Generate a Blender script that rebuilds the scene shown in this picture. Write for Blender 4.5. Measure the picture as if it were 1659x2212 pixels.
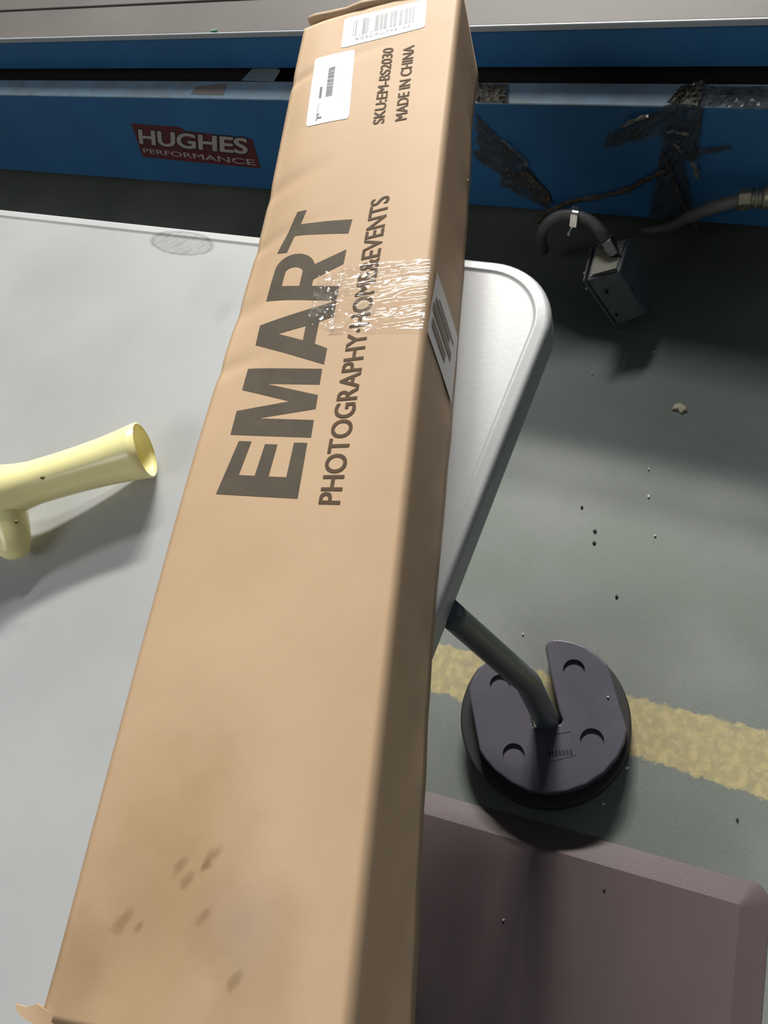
import bpy, bmesh, math, random
from mathutils import Vector, Matrix, noise
random.seed(7)
for o in list(bpy.data.objects): bpy.data.objects.remove(o)
S = bpy.context.scene
COL = S.collection

# ------------------------------------------------------------------ camera
W, H, F = 1659.0, 2212.0, 1650.0
HC = 1.5
PITCH, ROLL = math.radians(58.5), math.radians(-31.75)
fwd = Vector((0, math.cos(PITCH), -math.sin(PITCH)))
r0 = Vector((1, 0, 0)); u0 = r0.cross(fwd)
cr = math.cos(ROLL)*r0 + math.sin(ROLL)*u0
cu = -math.sin(ROLL)*r0 + math.cos(ROLL)*u0
CAM = Vector((0, 0, HC))
cd = bpy.data.cameras.new('camera'); cam = bpy.data.objects.new('camera', cd); COL.objects.link(cam)
m3 = Matrix((cr, cu, -fwd)).transposed()
cam.matrix_world = Matrix.Translation(CAM) @ m3.to_4x4()
cd.sensor_fit = 'VERTICAL'; cd.sensor_height = 36.0; cd.lens = F/H*36.0; cd.clip_start = 0.02
S.camera = cam

# ------------------------------------------------------------------ world, lights, exposure
S.view_settings.view_transform = 'Standard'; S.view_settings.look = 'None'
S.view_settings.gamma = 1.0; S.view_settings.use_curve_mapping = False
S.view_settings.exposure = 0.0
wd = bpy.data.worlds.new('hall_air'); S.world = wd; wd.use_nodes = True
bg = wd.node_tree.nodes['Background']; bg.inputs[0].default_value = (0.80, 0.88, 1.0, 1); bg.inputs[1].default_value = 0.10

def lamp(name, loc, size, sy, energy, col, aim=None, rz=0):
    l = bpy.data.lights.new(name, 'AREA'); l.shape = 'RECTANGLE'; l.size = size; l.size_y = sy
    l.energy = energy; l.color = col
    o = bpy.data.objects.new(name, l); COL.objects.link(o); o.location = loc
    d = (Vector(aim) - Vector(loc)) if aim else Vector((0, 0, -1))
    q = d.to_track_quat('-Z', 'Y'); o.rotation_euler = (q @ Matrix.Rotation(rz, 3, 'Z').to_quaternion()).to_euler()
    return o
_n = Vector((0.778, 0.628, 0)); _t = Vector((0.628, -0.778, 0))
def hall(n, t, z): return _n*n + _t*t + Vector((0, 0, z))
lamp('ceiling_or_fill_lamp', hall(5.25, -2.1, 3.9), 1.1, 0.24, 350, (1.0, 0.965, 0.90), (0.1, 0.6, 0.5), 0.0)
lamp('ceiling_or_fill_lamp', hall(5.95, -1.3, 3.9), 1.1, 0.24, 305, (1.0, 0.965, 0.91), (0.1, 0.6, 0.5), 0.0)
lamp('ceiling_or_fill_lamp', (1.34, 4.35, 4.6), 1.2, 0.30, 115, (0.98, 1.0, 0.95), (0.1, 0.6, 0.8), 0.5)
lamp('ceiling_or_fill_lamp', hall(-2.6, -1.8, 3.8), 2.4, 1.2, 52, (1.0, 0.98, 0.94), (0.0, 0.6, 0.6), 0.0)  # added fill on the near side, softens shadows and brightens the beam front

# ------------------------------------------------------------------ geometry helpers
def ray(px, py):
    return cr*((px - W/2)/F) - cu*((py - H/2)/F) + fwd
def at(px, py, z):
    """point where the sight line of a photo pixel meets the horizontal plane z"""
    d = ray(px, py); return CAM + d*((HC - z)/(-d.z))
NV = Vector((0.778, 0.628, 0)).normalized(); TV = Vector((NV.y, -NV.x, 0))
def atn(px, py, n):
    """... meets the vertical plane NV.p = n (the front of the lift)"""
    d = ray(px, py); return CAM + d*(n/d.dot(NV))
def NT(n, t, z): return NV*n + TV*t + Vector((0, 0, z))
def depth_scale(px, py, z):
    d = ray(px, py); return (HC - z)/(-d.z)/F      # metres per pixel

def obj(name, bm_or_me, mat, parent=None, smooth=False):
    if isinstance(bm_or_me, bmesh.types.BMesh):
        me = bpy.data.meshes.new(name); bm_or_me.to_mesh(me); bm_or_me.free()
    else: me = bm_or_me; me.name = name
    o = bpy.data.objects.new(name, me); COL.objects.link(o)
    if mat: me.materials.clear(); me.materials.append(mat)
    if smooth:
        for p in me.polygons: p.use_smooth = True
    if parent: 
        o.parent = parent; o.matrix_parent_inverse = parent.matrix_basis.inverted()
    return o
def tag(o, label=None, cat=None, group=None, kind=None):
    if label: o['label'] = label
    if cat: o['category'] = cat
    if group: o['group'] = group
    if kind: o['kind'] = kind
    return o
def thing(name, loc, label, cat, group=None):
    o = bpy.data.objects.new(name, None); COL.objects.link(o); o.location = loc
    o.empty_display_size = .05
    bpy.context.view_layer.update()
    return tag(o, label, cat, group)

def prism(bm, pts, z0, z1):
    """closed prism over a list of (x,y) or Vector, ccw or cw"""
    lo = [bm.verts.new((p[0], p[1], z0)) for p in pts]; hi = [bm.verts.new((p[0], p[1], z1)) for p in pts]
    n = len(pts)
    bm.faces.new(lo[::-1]); bm.faces.new(hi)
    for i in range(n): bm.faces.new((lo[i], lo[(i+1) % n], hi[(i+1) % n], hi[i]))
    return bm
def hexa(bm, c):
    """box from 8 corners: 4 lower then 4 upper in the same order"""
    v = [bm.verts.new(p) for p in c]
    for f in ((3, 2, 1, 0), (4, 5, 6, 7), (0, 1, 5, 4), (1, 2, 6, 5), (2, 3, 7, 6), (3, 0, 4, 7)): bm.faces.new([v[i] for i in f])
    return v
def ntbox(bm, n0, n1, t0, t1, z0, z1):
    return hexa(bm, [NT(n0, t0, z0), NT(n1, t0, z0), NT(n1, t1, z0), NT(n0, t1, z0), NT(n0, t0, z1), NT(n1, t0, z1), NT(n1, t1, z1), NT(n0, t1, z1)])
def fix(bm): bmesh.ops.recalc_face_normals(bm, faces=bm.faces); return bm
def bevel(bm, w, seg=2, ang=0.5):
    fix(bm)
    ed = [e for e in bm.edges if len(e.link_faces) == 2 and e.calc_face_angle(0) > ang]
    bmesh.ops.bevel(bm, geom=ed, offset=w, segments=seg, profile=0.5, affect='EDGES', clamp_overlap=True)
    return bm
def catmull(P, sub=8):
    P = [Vector(p) for p in P]; out = []
    Q = [P[0]*2 - P[1]] + P + [P[-1]*2 - P[-2]]
    for i in range(1, len(Q)-2):
        a, b, c, d = Q[i-1], Q[i], Q[i+1], Q[i+2]
        for k in range(sub):
            t = k/sub
            out.append(0.5*((2*b) + (c-a)*t + (2*a-5*b+4*c-d)*t*t + (3*b-a-3*c+d)*t**3))
    out.append(P[-1]); return out
def tube(bm, pts, rad, seg=20, caps=True):
    pts = [Vector(p) for p in pts]; n = len(pts)
    R = rad if isinstance(rad, (list, tuple)) else [rad]*n
    up = Vector((0.13, 0.21, 0.97)); rings = []
    tprev = None; x = None
    for i, p in enumerate(pts):
        t = (pts[min(i+1, n-1)] - pts[max(i-1, 0)]).normalized()
        if x is None: x = t.orthogonal().normalized() if abs(t.dot(up)) > .95 else t.cross(up).normalized()
        else: x = (x - t*x.dot(t)).normalized()
        y = t.cross(x)
        rings.append([bm.verts.new(p + R[i]*(math.cos(2*math.pi*k/seg)*x + math.sin(2*math.pi*k/seg)*y)) for k in range(seg)])
    for a, b in zip(rings, rings[1:]):
        for k in range(seg): bm.faces.new((a[k], a[(k+1) % seg], b[(k+1) % seg], b[k]))
    if caps: bm.faces.new(rings[0][::-1]); bm.faces.new(rings[-1])
    return bm
def homography(q):
    """unit square (0,0),(1,0),(1,1),(0,1) -> four 2-D points"""
    (x0, y0), (x1, y1), (x2, y2), (x3, y3) = [(p[0], p[1]) for p in q]
    dx1, dx2, dx3 = x1-x2, x3-x2, x0-x1+x2-x3
    dy1, dy2, dy3 = y1-y2, y3-y2, y0-y1+y2-y3
    D = dx1*dy2 - dx2*dy1
    g = (dx3*dy2 - dx2*dy3)/D; h = (dx1*dy3 - dx3*dy1)/D
    a, b, c = x1-x0+g*x1, x3-x0+h*x3, x0; d, e, f = y1-y0+g*y1, y3-y0+h*y3, y0
    return lambda u, v: ((a*u+b*v+c)/(g*u+h*v+1), (d*u+e*v+f)/(g*u+h*v+1))

# ------------------------------------------------------------------ materials
def mat(name, rgb, rough=.5, metal=0, var=None, vscale=8, vamt=.5, bump=0, bscale=60, spec=.5, coat=0, detail=4):
    m = bpy.data.materials.new(name); m.use_nodes = True; nt = m.node_tree; b = nt.nodes['Principled BSDF']
    b.inputs['Base Color'].default_value = (*rgb, 1); b.inputs['Roughness'].default_value = rough
    b.inputs['Metallic'].default_value = metal; b.inputs['Specular IOR Level'].default_value = spec
    b.inputs['Coat Weight'].default_value = coat
    tc = nt.nodes.new('ShaderNodeTexCoord')
    if var:
        n = nt.nodes.new('ShaderNodeTexNoise'); n.inputs['Scale'].default_value = vscale; n.inputs['Detail'].default_value = detail
        nt.links.new(tc.outputs['Object'], n.inputs['Vector'])
        r = nt.nodes.new('ShaderNodeValToRGB'); r.color_ramp.elements[0].position = .5-vamt/2; r.color_ramp.elements[1].position = .5+vamt/2
        r.color_ramp.elements[0].color = (*var, 1); r.color_ramp.elements[1].color = (*rgb, 1)
        nt.links.new(n.outputs[0], r.inputs[0]); nt.links.new(r.outputs[0], b.inputs['Base Color'])
    if bump:
        n2 = nt.nodes.new('ShaderNodeTexNoise'); n2.inputs['Scale'].default_value = bscale; n2.inputs['Detail'].default_value = 3
        nt.links.new(tc.outputs['Object'], n2.inputs['Vector'])
        bp = nt.nodes.new('ShaderNodeBump'); bp.inputs['Strength'].default_value = bump; bp.inputs['Distance'].default_value = .002
        nt.links.new(n2.outputs[0], bp.inputs['Height']); nt.links.new(bp.outputs[0], b.inputs['Normal'])
    return m
class NB:
    """small node builder for masks"""
    def __init__(s, m): s.m = m; s.nt = m.node_tree; s.b = s.nt.nodes['Principled BSDF']; s.tc = s.nt.nodes.new('ShaderNodeTexCoord')
    def n(s, t, **k):
        x = s.nt.nodes.new(t)
        for a, v in k.items(): setattr(x, a, v)
        return x
    def l(s, a, b): s.nt.links.new(a, b)
    def noise(s, scale, detail=4, vec=None, rough=.5):
        x = s.n('ShaderNodeTexNoise'); x.inputs['Scale'].default_value = scale; x.inputs['Detail'].default_value = detail; x.inputs['Roughness'].default_value = rough
        s.l(vec or s.tc.outputs['Object'], x.inputs['Vector']); return x.outputs[0]
    def math(s, op, a, b=None, c=None, clamp=False):
        x = s.n('ShaderNodeMath', operation=op, use_clamp=clamp)
        for i, v in enumerate((a, b, c)):
            if v is None: continue
            if isinstance(v, (int, float)): x.inputs[i].default_value = v
            else: s.l(v, x.inputs[i])
        return x.outputs[0]
    def ramp(s, v, lo, hi):
        x = s.n('ShaderNodeMapRange'); x.interpolation_type = 'SMOOTHSTEP'
        x.inputs['From Min'].default_value = lo; x.inputs['From Max'].default_value = hi; s.l(v, x.inputs['Value']); return x.outputs[0]
    def dot(s, vec, off=0):
        x = s.n('ShaderNodeVectorMath', operation='DOT_PRODUCT'); s.l(s.tc.outputs['Object'], x.inputs[0]); x.inputs[1].default_value = vec
        return s.math('SUBTRACT', x.outputs['Value'], off)
    def mix(s, fac, a, b):
        x = s.n('ShaderNodeMix', data_type='RGBA')
        if isinstance(fac, (int, float)): x.inputs[0].default_value = fac
        else: s.l(fac, x.inputs[0])
        for i, v in ((6, a), (7, b)):
            if isinstance(v, tuple): x.inputs[i].default_value = (*v, 1)
            else: s.l(v, x.inputs[i])
        return x.outputs[2]
    def blob(s, c, ax, ra, rb, soft=.35, wob=.25, ns=25):
        """soft elliptic mask around c with long axis ax"""
        ax = Vector(ax).normalized(); bx = Vector((-ax.y, ax.x, 0))
        a = s.math('DIVIDE', s.dot(ax, ax.dot(c)), ra); b = s.math('DIVIDE', s.dot(bx, bx.dot(c)), rb)
        d = s.math('SQRT', s.math('ADD', s.math('MULTIPLY', a, a), s.math('MULTIPLY', b, b)))
        d = s.math('ADD', d, s.math('MULTIPLY', s.math('SUBTRACT', s.noise(ns, 3), .5), wob*2))
        return s.ramp(d, 1+soft, 1-soft)

# floor: worn grey-green epoxy with a yellow lane stripe
def floor_mat():
    m = bpy.data.materials.new('worn_grey_green_floor'); m.use_nodes = True; k = NB(m)
    c = k.mix(k.ramp(k.noise(3, 5), .35, .7), (.13, .15, .132), (.18, .195, .185))
    c = k.mix(k.math('MULTIPLY', k.ramp(k.noise(420, 2), .6, .75), .35), c, (.25, .27, .25))
    c = k.mix(k.math('MULTIPLY', k.ramp(k.noise(300, 2), .42, .32), .35), c, (.05, .06, .05))
    a, b_ = at(930, 1385, 0), at(1659, 1580, 0); d1 = (b_-a).normalized(); n1 = Vector((-d1.y, d1.x, 0))
    a2, b2 = at(930, 1490, 0), at(1659, 1725, 0); d2 = (b2-a2).normalized(); n2 = Vector((-d2.y, d2.x, 0))
    wob = k.math('MULTIPLY', k.math('SUBTRACT', k.noise(45, 5, rough=.7), .5), .035)
    e1 = k.ramp(k.math('ADD', k.dot(n1, n1.dot(a)), wob), .002, -.004)
    e2 = k.ramp(k.math('ADD', k.dot(n2, n2.dot(a2)), wob), -.004, .002)
    st = k.math('MULTIPLY', e1, e2)
    wear = k.ramp(k.noise(38, 8, rough=.8), .28, .56)
    st = k.math('MULTIPLY', st, k.math('MULTIPLY_ADD', wear, .45, .5))
    yel = k.mix(k.ramp(k.noise(60, 4), .4, .65), (.33, .28, .14), (.42, .35, .17))
    c = k.mix(st, c, yel)
    k.l(c, k.b.inputs['Base Color']); k.b.inputs['Roughness'].default_value = .55
    bp = k.n('ShaderNodeBump'); bp.inputs['Strength'].default_value = .15; bp.inputs['Distance'].default_value = .001
    k.l(k.noise(250, 3), bp.inputs['Height']); k.l(bp.outputs[0], k.b.inputs['Normal'])
    return m

def table_mat():
    m = bpy.data.materials.new('grey_white_table_plastic'); m.use_nodes = True; k = NB(m)
    c = k.mix(k.ramp(k.noise(4, 4), .3, .7), (.35, .36, .365), (.40, .41, .415))
    c = k.mix(k.math('MULTIPLY', k.ramp(k.noise(9, 5), .62, .75), .10), c, (.36, .36, .36))
    # scribbled scuff patch near the far edge, and a faint smudge beside the box
    p = at(392, 524, .74); q = at(455, 534, .74); ax = (q-p)
    pa = at(325, 520, .74); ra = (at(462, 524, .74)-pa).length/2
    rb = (at(395, 502, .74)-at(395, 546, .74)).length/2
    bl = k.blob(p, ax, ra, rb, .10, .12, 40)
    ring = k.math('MULTIPLY', bl, k.math('SUBTRACT', 1, k.blob(p, ax, ra*.93, rb*.9, .08, .12, 40)))
    axn = ax.normalized(); mp = k.n('ShaderNodeMapping'); mp.inputs['Rotation'].default_value = (0, 0, -math.atan2(axn.y, axn.x)+.5); mp.inputs['Scale'].default_value = (1, 7, 1)
    k.l(k.tc.outputs['Object'], mp.inputs[0])
    scr = k.math('MULTIPLY', bl, k.math('MULTIPLY_ADD', k.ramp(k.noise(38, 4, mp.outputs[0]), .42, .62), .30, .22))
    sm = k.math('MULTIPLY', k.blob(at(481, 672, .74), (1, 1, 0), .022, .014, .5, .3, 40), .18)
    msk = k.math('ADD', k.math('MAXIMUM', scr, sm), k.math('MULTIPLY', ring, .55), clamp=True)
    c = k.mix(msk, c, (.16, .16, .17))
    # grey rub marks on the rim side
    rub = k.math('MULTIPLY', k.blob(at(1115, 985, .72), NV, .045, .03, .6, .4, 60), .25)
    c = k.mix(rub, c, (.25, .27, .27))
    k.l(c, k.b.inputs['Base Color']); k.b.inputs['Roughness'].default_value = .42; k.b.inputs['Specular IOR Level'].default_value = .75
    bp = k.n('ShaderNodeBump'); bp.inputs['Strength'].default_value = .10; bp.inputs['Distance'].default_value = .001
    k.l(k.noise(140, 3), bp.inputs['Height']); k.l(bp.outputs[0], k.b.inputs['Normal'])
    return m

def card_mat():
    m = bpy.data.materials.new('brown_cardboard'); m.use_nodes = True; k = NB(m)
    c = k.mix(k.ramp(k.noise(7, 5), .3, .7), (.455, .315, .195), (.50, .35, .222))
    mp = k.n('ShaderNodeMapping'); mp.inputs['Scale'].default_value = (1, 1, 1); k.l(k.tc.outputs['Object'], mp.inputs[0])
    c = k.mix(k.math('MULTIPLY', k.ramp(k.noise(350, 2), .5, .7), .06), c, (.35, .22, .12))
    z = .885
    for (px, py, ra, rb, am, col, ns) in (
        (430, 1830, .075, .05, .25, (.27, .165, .075), 30), (300, 1900, .11, .055, .26, (.31, .19, .09), 18), (330, 2060, .09, .07, .34, (.30, .19, .085), 20),
        (560, 2110, .06, .03, .38, (.26, .18, .10), 25), (140, 2120, .04, .03, .45, (.24, .15, .075), 30), (470, 2000, .03, .02, .32, (.25, .16, .08), 40),
        (520, 1985, .028, .03, .40, (.40, .29, .22), 30)):
        c = k.mix(k.math('MULTIPLY', k.blob(at(px, py, z), (.6, .8, 0), ra, rb, .6, .7, ns), am), c, col)
    for (px, py, r) in ((388, 1872, .006), (458, 1852, .007), (405, 1902, .006), (446, 1868, .004), (262, 1992, .008), (442, 1980, .006), (505, 2120, .006), (300, 2002, .004)):
        c = k.mix(k.math('MULTIPLY', k.blob(at(px, py, z), (.9, .3, 0), r*1.2, r*.6, .7, .9, 120), .5), c, (.18, .105, .05))
    k.l(c, k.b.inputs['Base Color']); k.b.inputs['Roughness'].default_value = .62; k.b.inputs['Specular IOR Level'].default_value = .3
    bp = k.n('ShaderNodeBump'); bp.inputs['Strength'].default_value = .12; bp.inputs['Distance'].default_value = .002
    k.l(k.noise(14, 4), bp.inputs['Height']); k.l(bp.outputs[0], k.b.inputs['Normal'])
    return m

def film_mat(name, tint, gl, clear, rough=.12, bump=.5, bs=60):
    """thin see-through adhesive film"""
    m = bpy.data.materials.new(name); m.use_nodes = True; nt = m.node_tree; nt.nodes.clear()
    out = nt.nodes.new('ShaderNodeOutputMaterial'); tr = nt.nodes.new('ShaderNodeBsdfTransparent'); df = nt.nodes.new('ShaderNodeBsdfDiffuse')
    g = nt.nodes.new('ShaderNodeBsdfGlossy'); g.inputs['Roughness'].default_value = rough; g.inputs['Color'].default_value = (gl, gl, gl, 1)
    df.inputs[0].default_value = (*tint, 1); tr.inputs[0].default_value = (1, 1, 1, 1)
    tc = nt.nodes.new('ShaderNodeTexCoord'); n = nt.nodes.new('ShaderNodeTexNoise'); n.inputs['Scale'].default_value = bs; n.inputs['Detail'].default_value = 5
    nt.links.new(tc.outputs['Object'], n.inputs[0])
    mr = nt.nodes.new('ShaderNodeMapRange'); mr.inputs['From Min'].default_value = .35; mr.inputs['From Max'].default_value = .7
    mr.inputs['To Min'].default_value = clear+.15; mr.inputs['To Max'].default_value = clear-.2; nt.links.new(n.outputs[0], mr.inputs[0])
    a = nt.nodes.new('ShaderNodeMixShader'); nt.links.new(mr.outputs[0], a.inputs[0]); nt.links.new(df.outputs[0], a.inputs[1]); nt.links.new(tr.outputs[0], a.inputs[2])
    bp = nt.nodes.new('ShaderNodeBump'); bp.inputs['Strength'].default_value = bump; bp.inputs['Distance'].default_value = .002
    n2 = nt.nodes.new('ShaderNodeTexNoise'); n2.inputs['Scale'].default_value = bs*2.2; n2.inputs['Detail'].default_value = 4; nt.links.new(tc.outputs['Object'], n2.inputs[0])
    nt.links.new(n2.outputs[0], bp.inputs['Height']); nt.links.new(bp.outputs[0], g.inputs['Normal'])
    lw = nt.nodes.new('ShaderNodeLayerWeight'); lw.inputs[0].default_value = .5; nt.links.new(bp.outputs[0], lw.inputs['Normal'])
    pw = nt.nodes.new('ShaderNodeMath'); pw.operation = 'POWER'; nt.links.new(lw.outputs['Facing'], pw.inputs[0]); pw.inputs[1].default_value = 5.0
    fr = nt.nodes.new('ShaderNodeMath'); fr.operation = 'MULTIPLY_ADD'; fr.inputs[1].default_value = .9; fr.inputs[2].default_value = .07; nt.links.new(pw.outputs[0], fr.inputs[0])
    ad = nt.nodes.new('ShaderNodeMixShader'); nt.links.new(fr.outputs[0], ad.inputs[0]); nt.links.new(a.outputs[0], ad.inputs[1]); nt.links.new(g.outputs[0], ad.inputs[2])
    nt.links.new(ad.outputs[0], out.inputs[0]); return m

M = dict(
    floor=floor_mat(), table=table_mat(), card=card_mat(),
    ink=mat('printed_black_ink', (.080, .066, .050), .7, var=(.10, .084, .062), vscale=40, spec=.12),
    ink_side=mat('worn_brown_ink', (.20, .135, .085), .6),
    small_ink=mat('fine_brown_ink', (.085, .056, .036), .7, var=(.11, .074, .046), vscale=60, spec=.1),
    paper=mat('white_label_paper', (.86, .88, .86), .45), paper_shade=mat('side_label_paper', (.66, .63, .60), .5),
    barcode=mat('grey_thermal_print', (.16, .16, .19), .5, var=(.10, .10, .12), vscale=120), faint=mat('faint_thermal_print', (.45, .45, .48), .5),
    dark_print=mat('dark_thermal_print', (.06, .06, .065), .5),
    blue=mat('blue_lift_paint', (.030, .135, .30), .45, var=(.024, .105, .24), vscale=5, bump=.15, bscale=30, spec=.3),
    ledge=mat('pale_blue_worn_paint', (.22, .36, .50), .5, var=(.19, .22, .24), vscale=18, bump=.3, bscale=80),
    deck=mat('grey_brushed_deck', (.125, .115, .110), .6, metal=0, spec=.2, var=(.080, .074, .070), vscale=2.0, bump=.2),
    void=mat('black_shade_fill', (.012, .012, .013), .9),  # black colour stands in for shade under the deck and in box openings
    red=mat('dark_red_decal', (.11, .012, .014), .5, var=(.08, .012, .014), vscale=40), decal_white=mat('decal_grey_white_letters', (.36, .32, .32), .5),
    decal_black=mat('decal_black_outline', (.02, .012, .012), .5),
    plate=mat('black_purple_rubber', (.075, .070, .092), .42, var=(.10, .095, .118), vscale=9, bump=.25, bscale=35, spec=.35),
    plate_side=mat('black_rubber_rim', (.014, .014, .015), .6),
    leg=mat('grey_powder_coat_tube', (.085, .105, .108), .38, spec=.5),
    mat=mat('maroon_rubber_mat', (.115, .086, .090), .46, var=(.10, .073, .077), vscale=5, bump=.12, bscale=400, spec=.35),
    yellow=mat('pale_yellow_plastic', (.92, .86, .43), .28, var=(.88, .81, .39), vscale=10, bump=.12, bscale=25, coat=.2),
    spot=mat('brown_speck', (.16, .12, .04), .6),
    steel=mat('galvanised_grey_box', (.17, .18, .185), .5, metal=.1, var=(.10, .105, .11), vscale=45, bump=.5, bscale=90),
    beige=mat('beige_inner_plate', (.34, .31, .23), .5, var=(.25, .23, .18), vscale=40),
    chrome=mat('bright_zinc', (.62, .60, .55), .28, metal=1.0, var=(.4, .38, .34), vscale=60),
    brass=mat('dull_brass_fitting', (.40, .37, .27), .42, metal=.8, var=(.26, .24, .18), vscale=50),
    hose=mat('grey_rubber_conduit', (.15, .145, .14), .5, var=(.09, .088, .085), vscale=30, bump=.4, bscale=120),
    cream=mat('cream_foam_crumb', (.55, .50, .36), .8, bump=.6, bscale=200), white=mat('white_crumb', (.75, .75, .70), .8),
    green=mat('mint_green_paint_chip', (.16, .42, .26), .6), dirt=mat('dark_dirt_crumb', (.03, .03, .028), .9),
    tape=film_mat('clear_packing_tape', (.75, .68, .60), 1.0, .98, .10, .14, 50),
    grime_tape=film_mat('dirty_clear_tape', (.10, .10, .09), .5, .50, .30, .5, 40),
    brown_tape=mat('brown_twisted_tape', (.19, .155, .125), .35, var=(.09, .07, .06), vscale=40, bump=.6, bscale=90, spec=.6),
    silver_tape=mat('crumpled_clear_tape_lump', (.55, .52, .46), .14, metal=.3, var=(.22, .20, .17), vscale=50, bump=1.0, bscale=70, spec=1.0),
    pale_tape=mat('pale_masking_tape', (.17, .22, .25), .55),
)

# ------------------------------------------------------------------ setting
bm = bmesh.new(); v = [bm.verts.new(p) for p in ((-5, -3, 0), (7, -3, 0), (7, 9, 0), (-5, 9, 0))]; bm.faces.new(v)
tag(obj('floor', bm, M['floor']), kind='structure')

# ------------------------------------------------------------------ car lift
ZT = .55; DU = 1.54*(1.5-ZT); ZB = 1.5 - DU/1.397
ZL = .44; DL = 1.294*(1.5-ZL); DLB = 1.353*(1.5-ZL); ZL0 = 1.5 - DL/1.0195
T0, T1 = -3.4, 1.6
lift = thing('car_lift', NT(DL, -.6, 0), 'long blue steel lift platform running behind the table and the cardboard box', 'lift')
bm = bmesh.new(); ntbox(bm, DU-.006, DU+1.1, T0, T1, ZT-.012, ZT); bevel(bm, .003, 2)
deck = obj('deck_plate', bm, M['deck'], lift)
bm = bmesh.new(); ntbox(bm, DU-.010, DU-.004, T0, T1, ZT-.012, ZT+.0005); bevel(bm, .0015, 1); obj('deck_edge', bm, mat('bright_deck_edge', (.32, .34, .36), .5), lift)  # paler strip along the deck's front edge
for i, n in enumerate((.115, .245, .40)):
    bm = bmesh.new(); ntbox(bm, DU+n, DU+n+.012, T0, T1, ZT-.001, ZT+.004); bevel(bm, .002, 1); obj('deck_ridge', bm, M['deck'], lift)
bm = bmesh.new(); ntbox(bm, DU, DU+.05, T0, T1, ZB, ZT-.012); bevel(bm, .003); obj('upper_beam', bm, M['blue'], lift)
bm = bmesh.new(); ntbox(bm, DL, DLB, T0, T1, ZL0, ZL-.004); bevel(bm, .003); obj('lower_beam', bm, M['blue'], lift)
bm = bmesh.new(); ntbox(bm, DL-.0015, DLB, T0, T1, ZL-.004, ZL); bevel(bm, .0015, 1); obj('ledge', bm, M['ledge'], lift)
bm = bmesh.new(); ntbox(bm, DU+.06, DU+1.05, T0, T1, .03, ZT-.02); obj('under_structure', bm, M['void'], lift)  # inner body of the lift, coloured black for the shade under the deck

def face_mesh(bm, pts, n0, thick, z_off=0):
    """plate traced on the lift's front face: pixel outline, standing off the face"""
    a = [atn(x, y, n0-thick) for x, y in pts]; b = [p + NV*thick for p in a]
    va = [bm.verts.new(p) for p in a]; vb = [bm.verts.new(p) for p in b]; n = len(pts)
    bm.faces.new(va); bm.faces.new(vb[::-1])
    for i in range(n): bm.faces.new((va[i], vb[i], vb[(i+1) % n], va[(i+1) % n]))
    return fix(bm)

def text_mesh(body, bold=0, extr=0, size=1, spacing=1.0):
    cu_ = bpy.data.curves.new('lettering', 'FONT'); cu_.body = body; cu_.offset = 0; cu_.space_character = spacing
    o = bpy.data.objects.new('lettering', cu_); COL.objects.link(o); bpy.context.view_layer.update()
    me = bpy.data.meshes.new_from_object(o.evaluated_get(bpy.context.evaluated_depsgraph_get())); bpy.data.objects.remove(o)
    if bold:      # heavier strokes: the same glyphs laid again a hair to each side
        b0 = bmesh.new()
        for dx, dy in ((0, 0), (bold, 0), (-bold, 0), (0, bold*.8), (0, -bold*.8), (bold*.7, bold*.6), (-bold*.7, bold*.6), (bold*.7, -bold*.6), (-bold*.7, -bold*.6)):
            k = len(b0.verts); b0.from_mesh(me); b0.verts.ensure_lookup_table()
            for q in b0.verts[k:]: q.co.x += dx; q.co.y += dy; q.co.z = k and 2.5e-5*(1 + b0.verts[k-1].co.z/2.5e-5)
        b0.to_mesh(me); b0.free()
    xs = [q.co.x for q in me.vertices]; ys = [q.co.y for q in me.vertices]
    x0, x1, y0, y1 = min(xs), max(xs), min(ys), max(ys)
    for q in me.vertices: q.co.x = (q.co.x-x0)/(x1-x0); q.co.y = (q.co.y-y0)/(y1-y0)
    return me
def slice_mesh(me, nx, ny):
    bm = bmesh.new(); bm.from_mesh(me)
    for i in range(1, nx): bmesh.ops.bisect_plane(bm, geom=bm.verts[:]+bm.edges[:]+bm.faces[:], plane_co=(i/nx, 0, 0), plane_no=(1, 0, 0))
    for i in range(1, ny): bmesh.ops.bisect_plane(bm, geom=bm.verts[:]+bm.edges[:]+bm.faces[:], plane_co=(0, i/ny, 0), plane_no=(0, 1, 0))
    bm.to_mesh(me); bm.free(); return me

# decal with the shop name
bm = face_mesh(bmesh.new(), [(283, 267), (388, 275), (400, 283), (545, 301), (563, 364), (308, 339)], DL, .0008)
decal = obj('decal', bm, M['red'], lift); decal['label'] = 'dark red decal reading HUGHES PERFORMANCE'
def face_text(body, quad, bold, name, m, off=.0016, sp=1.0, thick_off=0):
    me = text_mesh(body, bold, spacing=sp)
    h = homography(quad)
    for q in me.vertices:
        x, y = h(q.co.x, q.co.y); q.co = atn(x, y, DL-off-q.co.z)
    return obj(name, me, m, decal)
face_text('HUGHES', [(299, 314), (538, 337), (538, 296), (295, 276)], .07, 'lettering_outline', M['decal_black'], .0010)
face_text('HUGHES', [(301, 311), (535, 334), (535, 299), (298, 279)], .03, 'lettering', M['decal_white'])
face_text('PERFORMANCE', [(311, 330), (553, 358), (550, 345), (308, 320)], .01, 'lettering', M['decal_white'])
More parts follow.
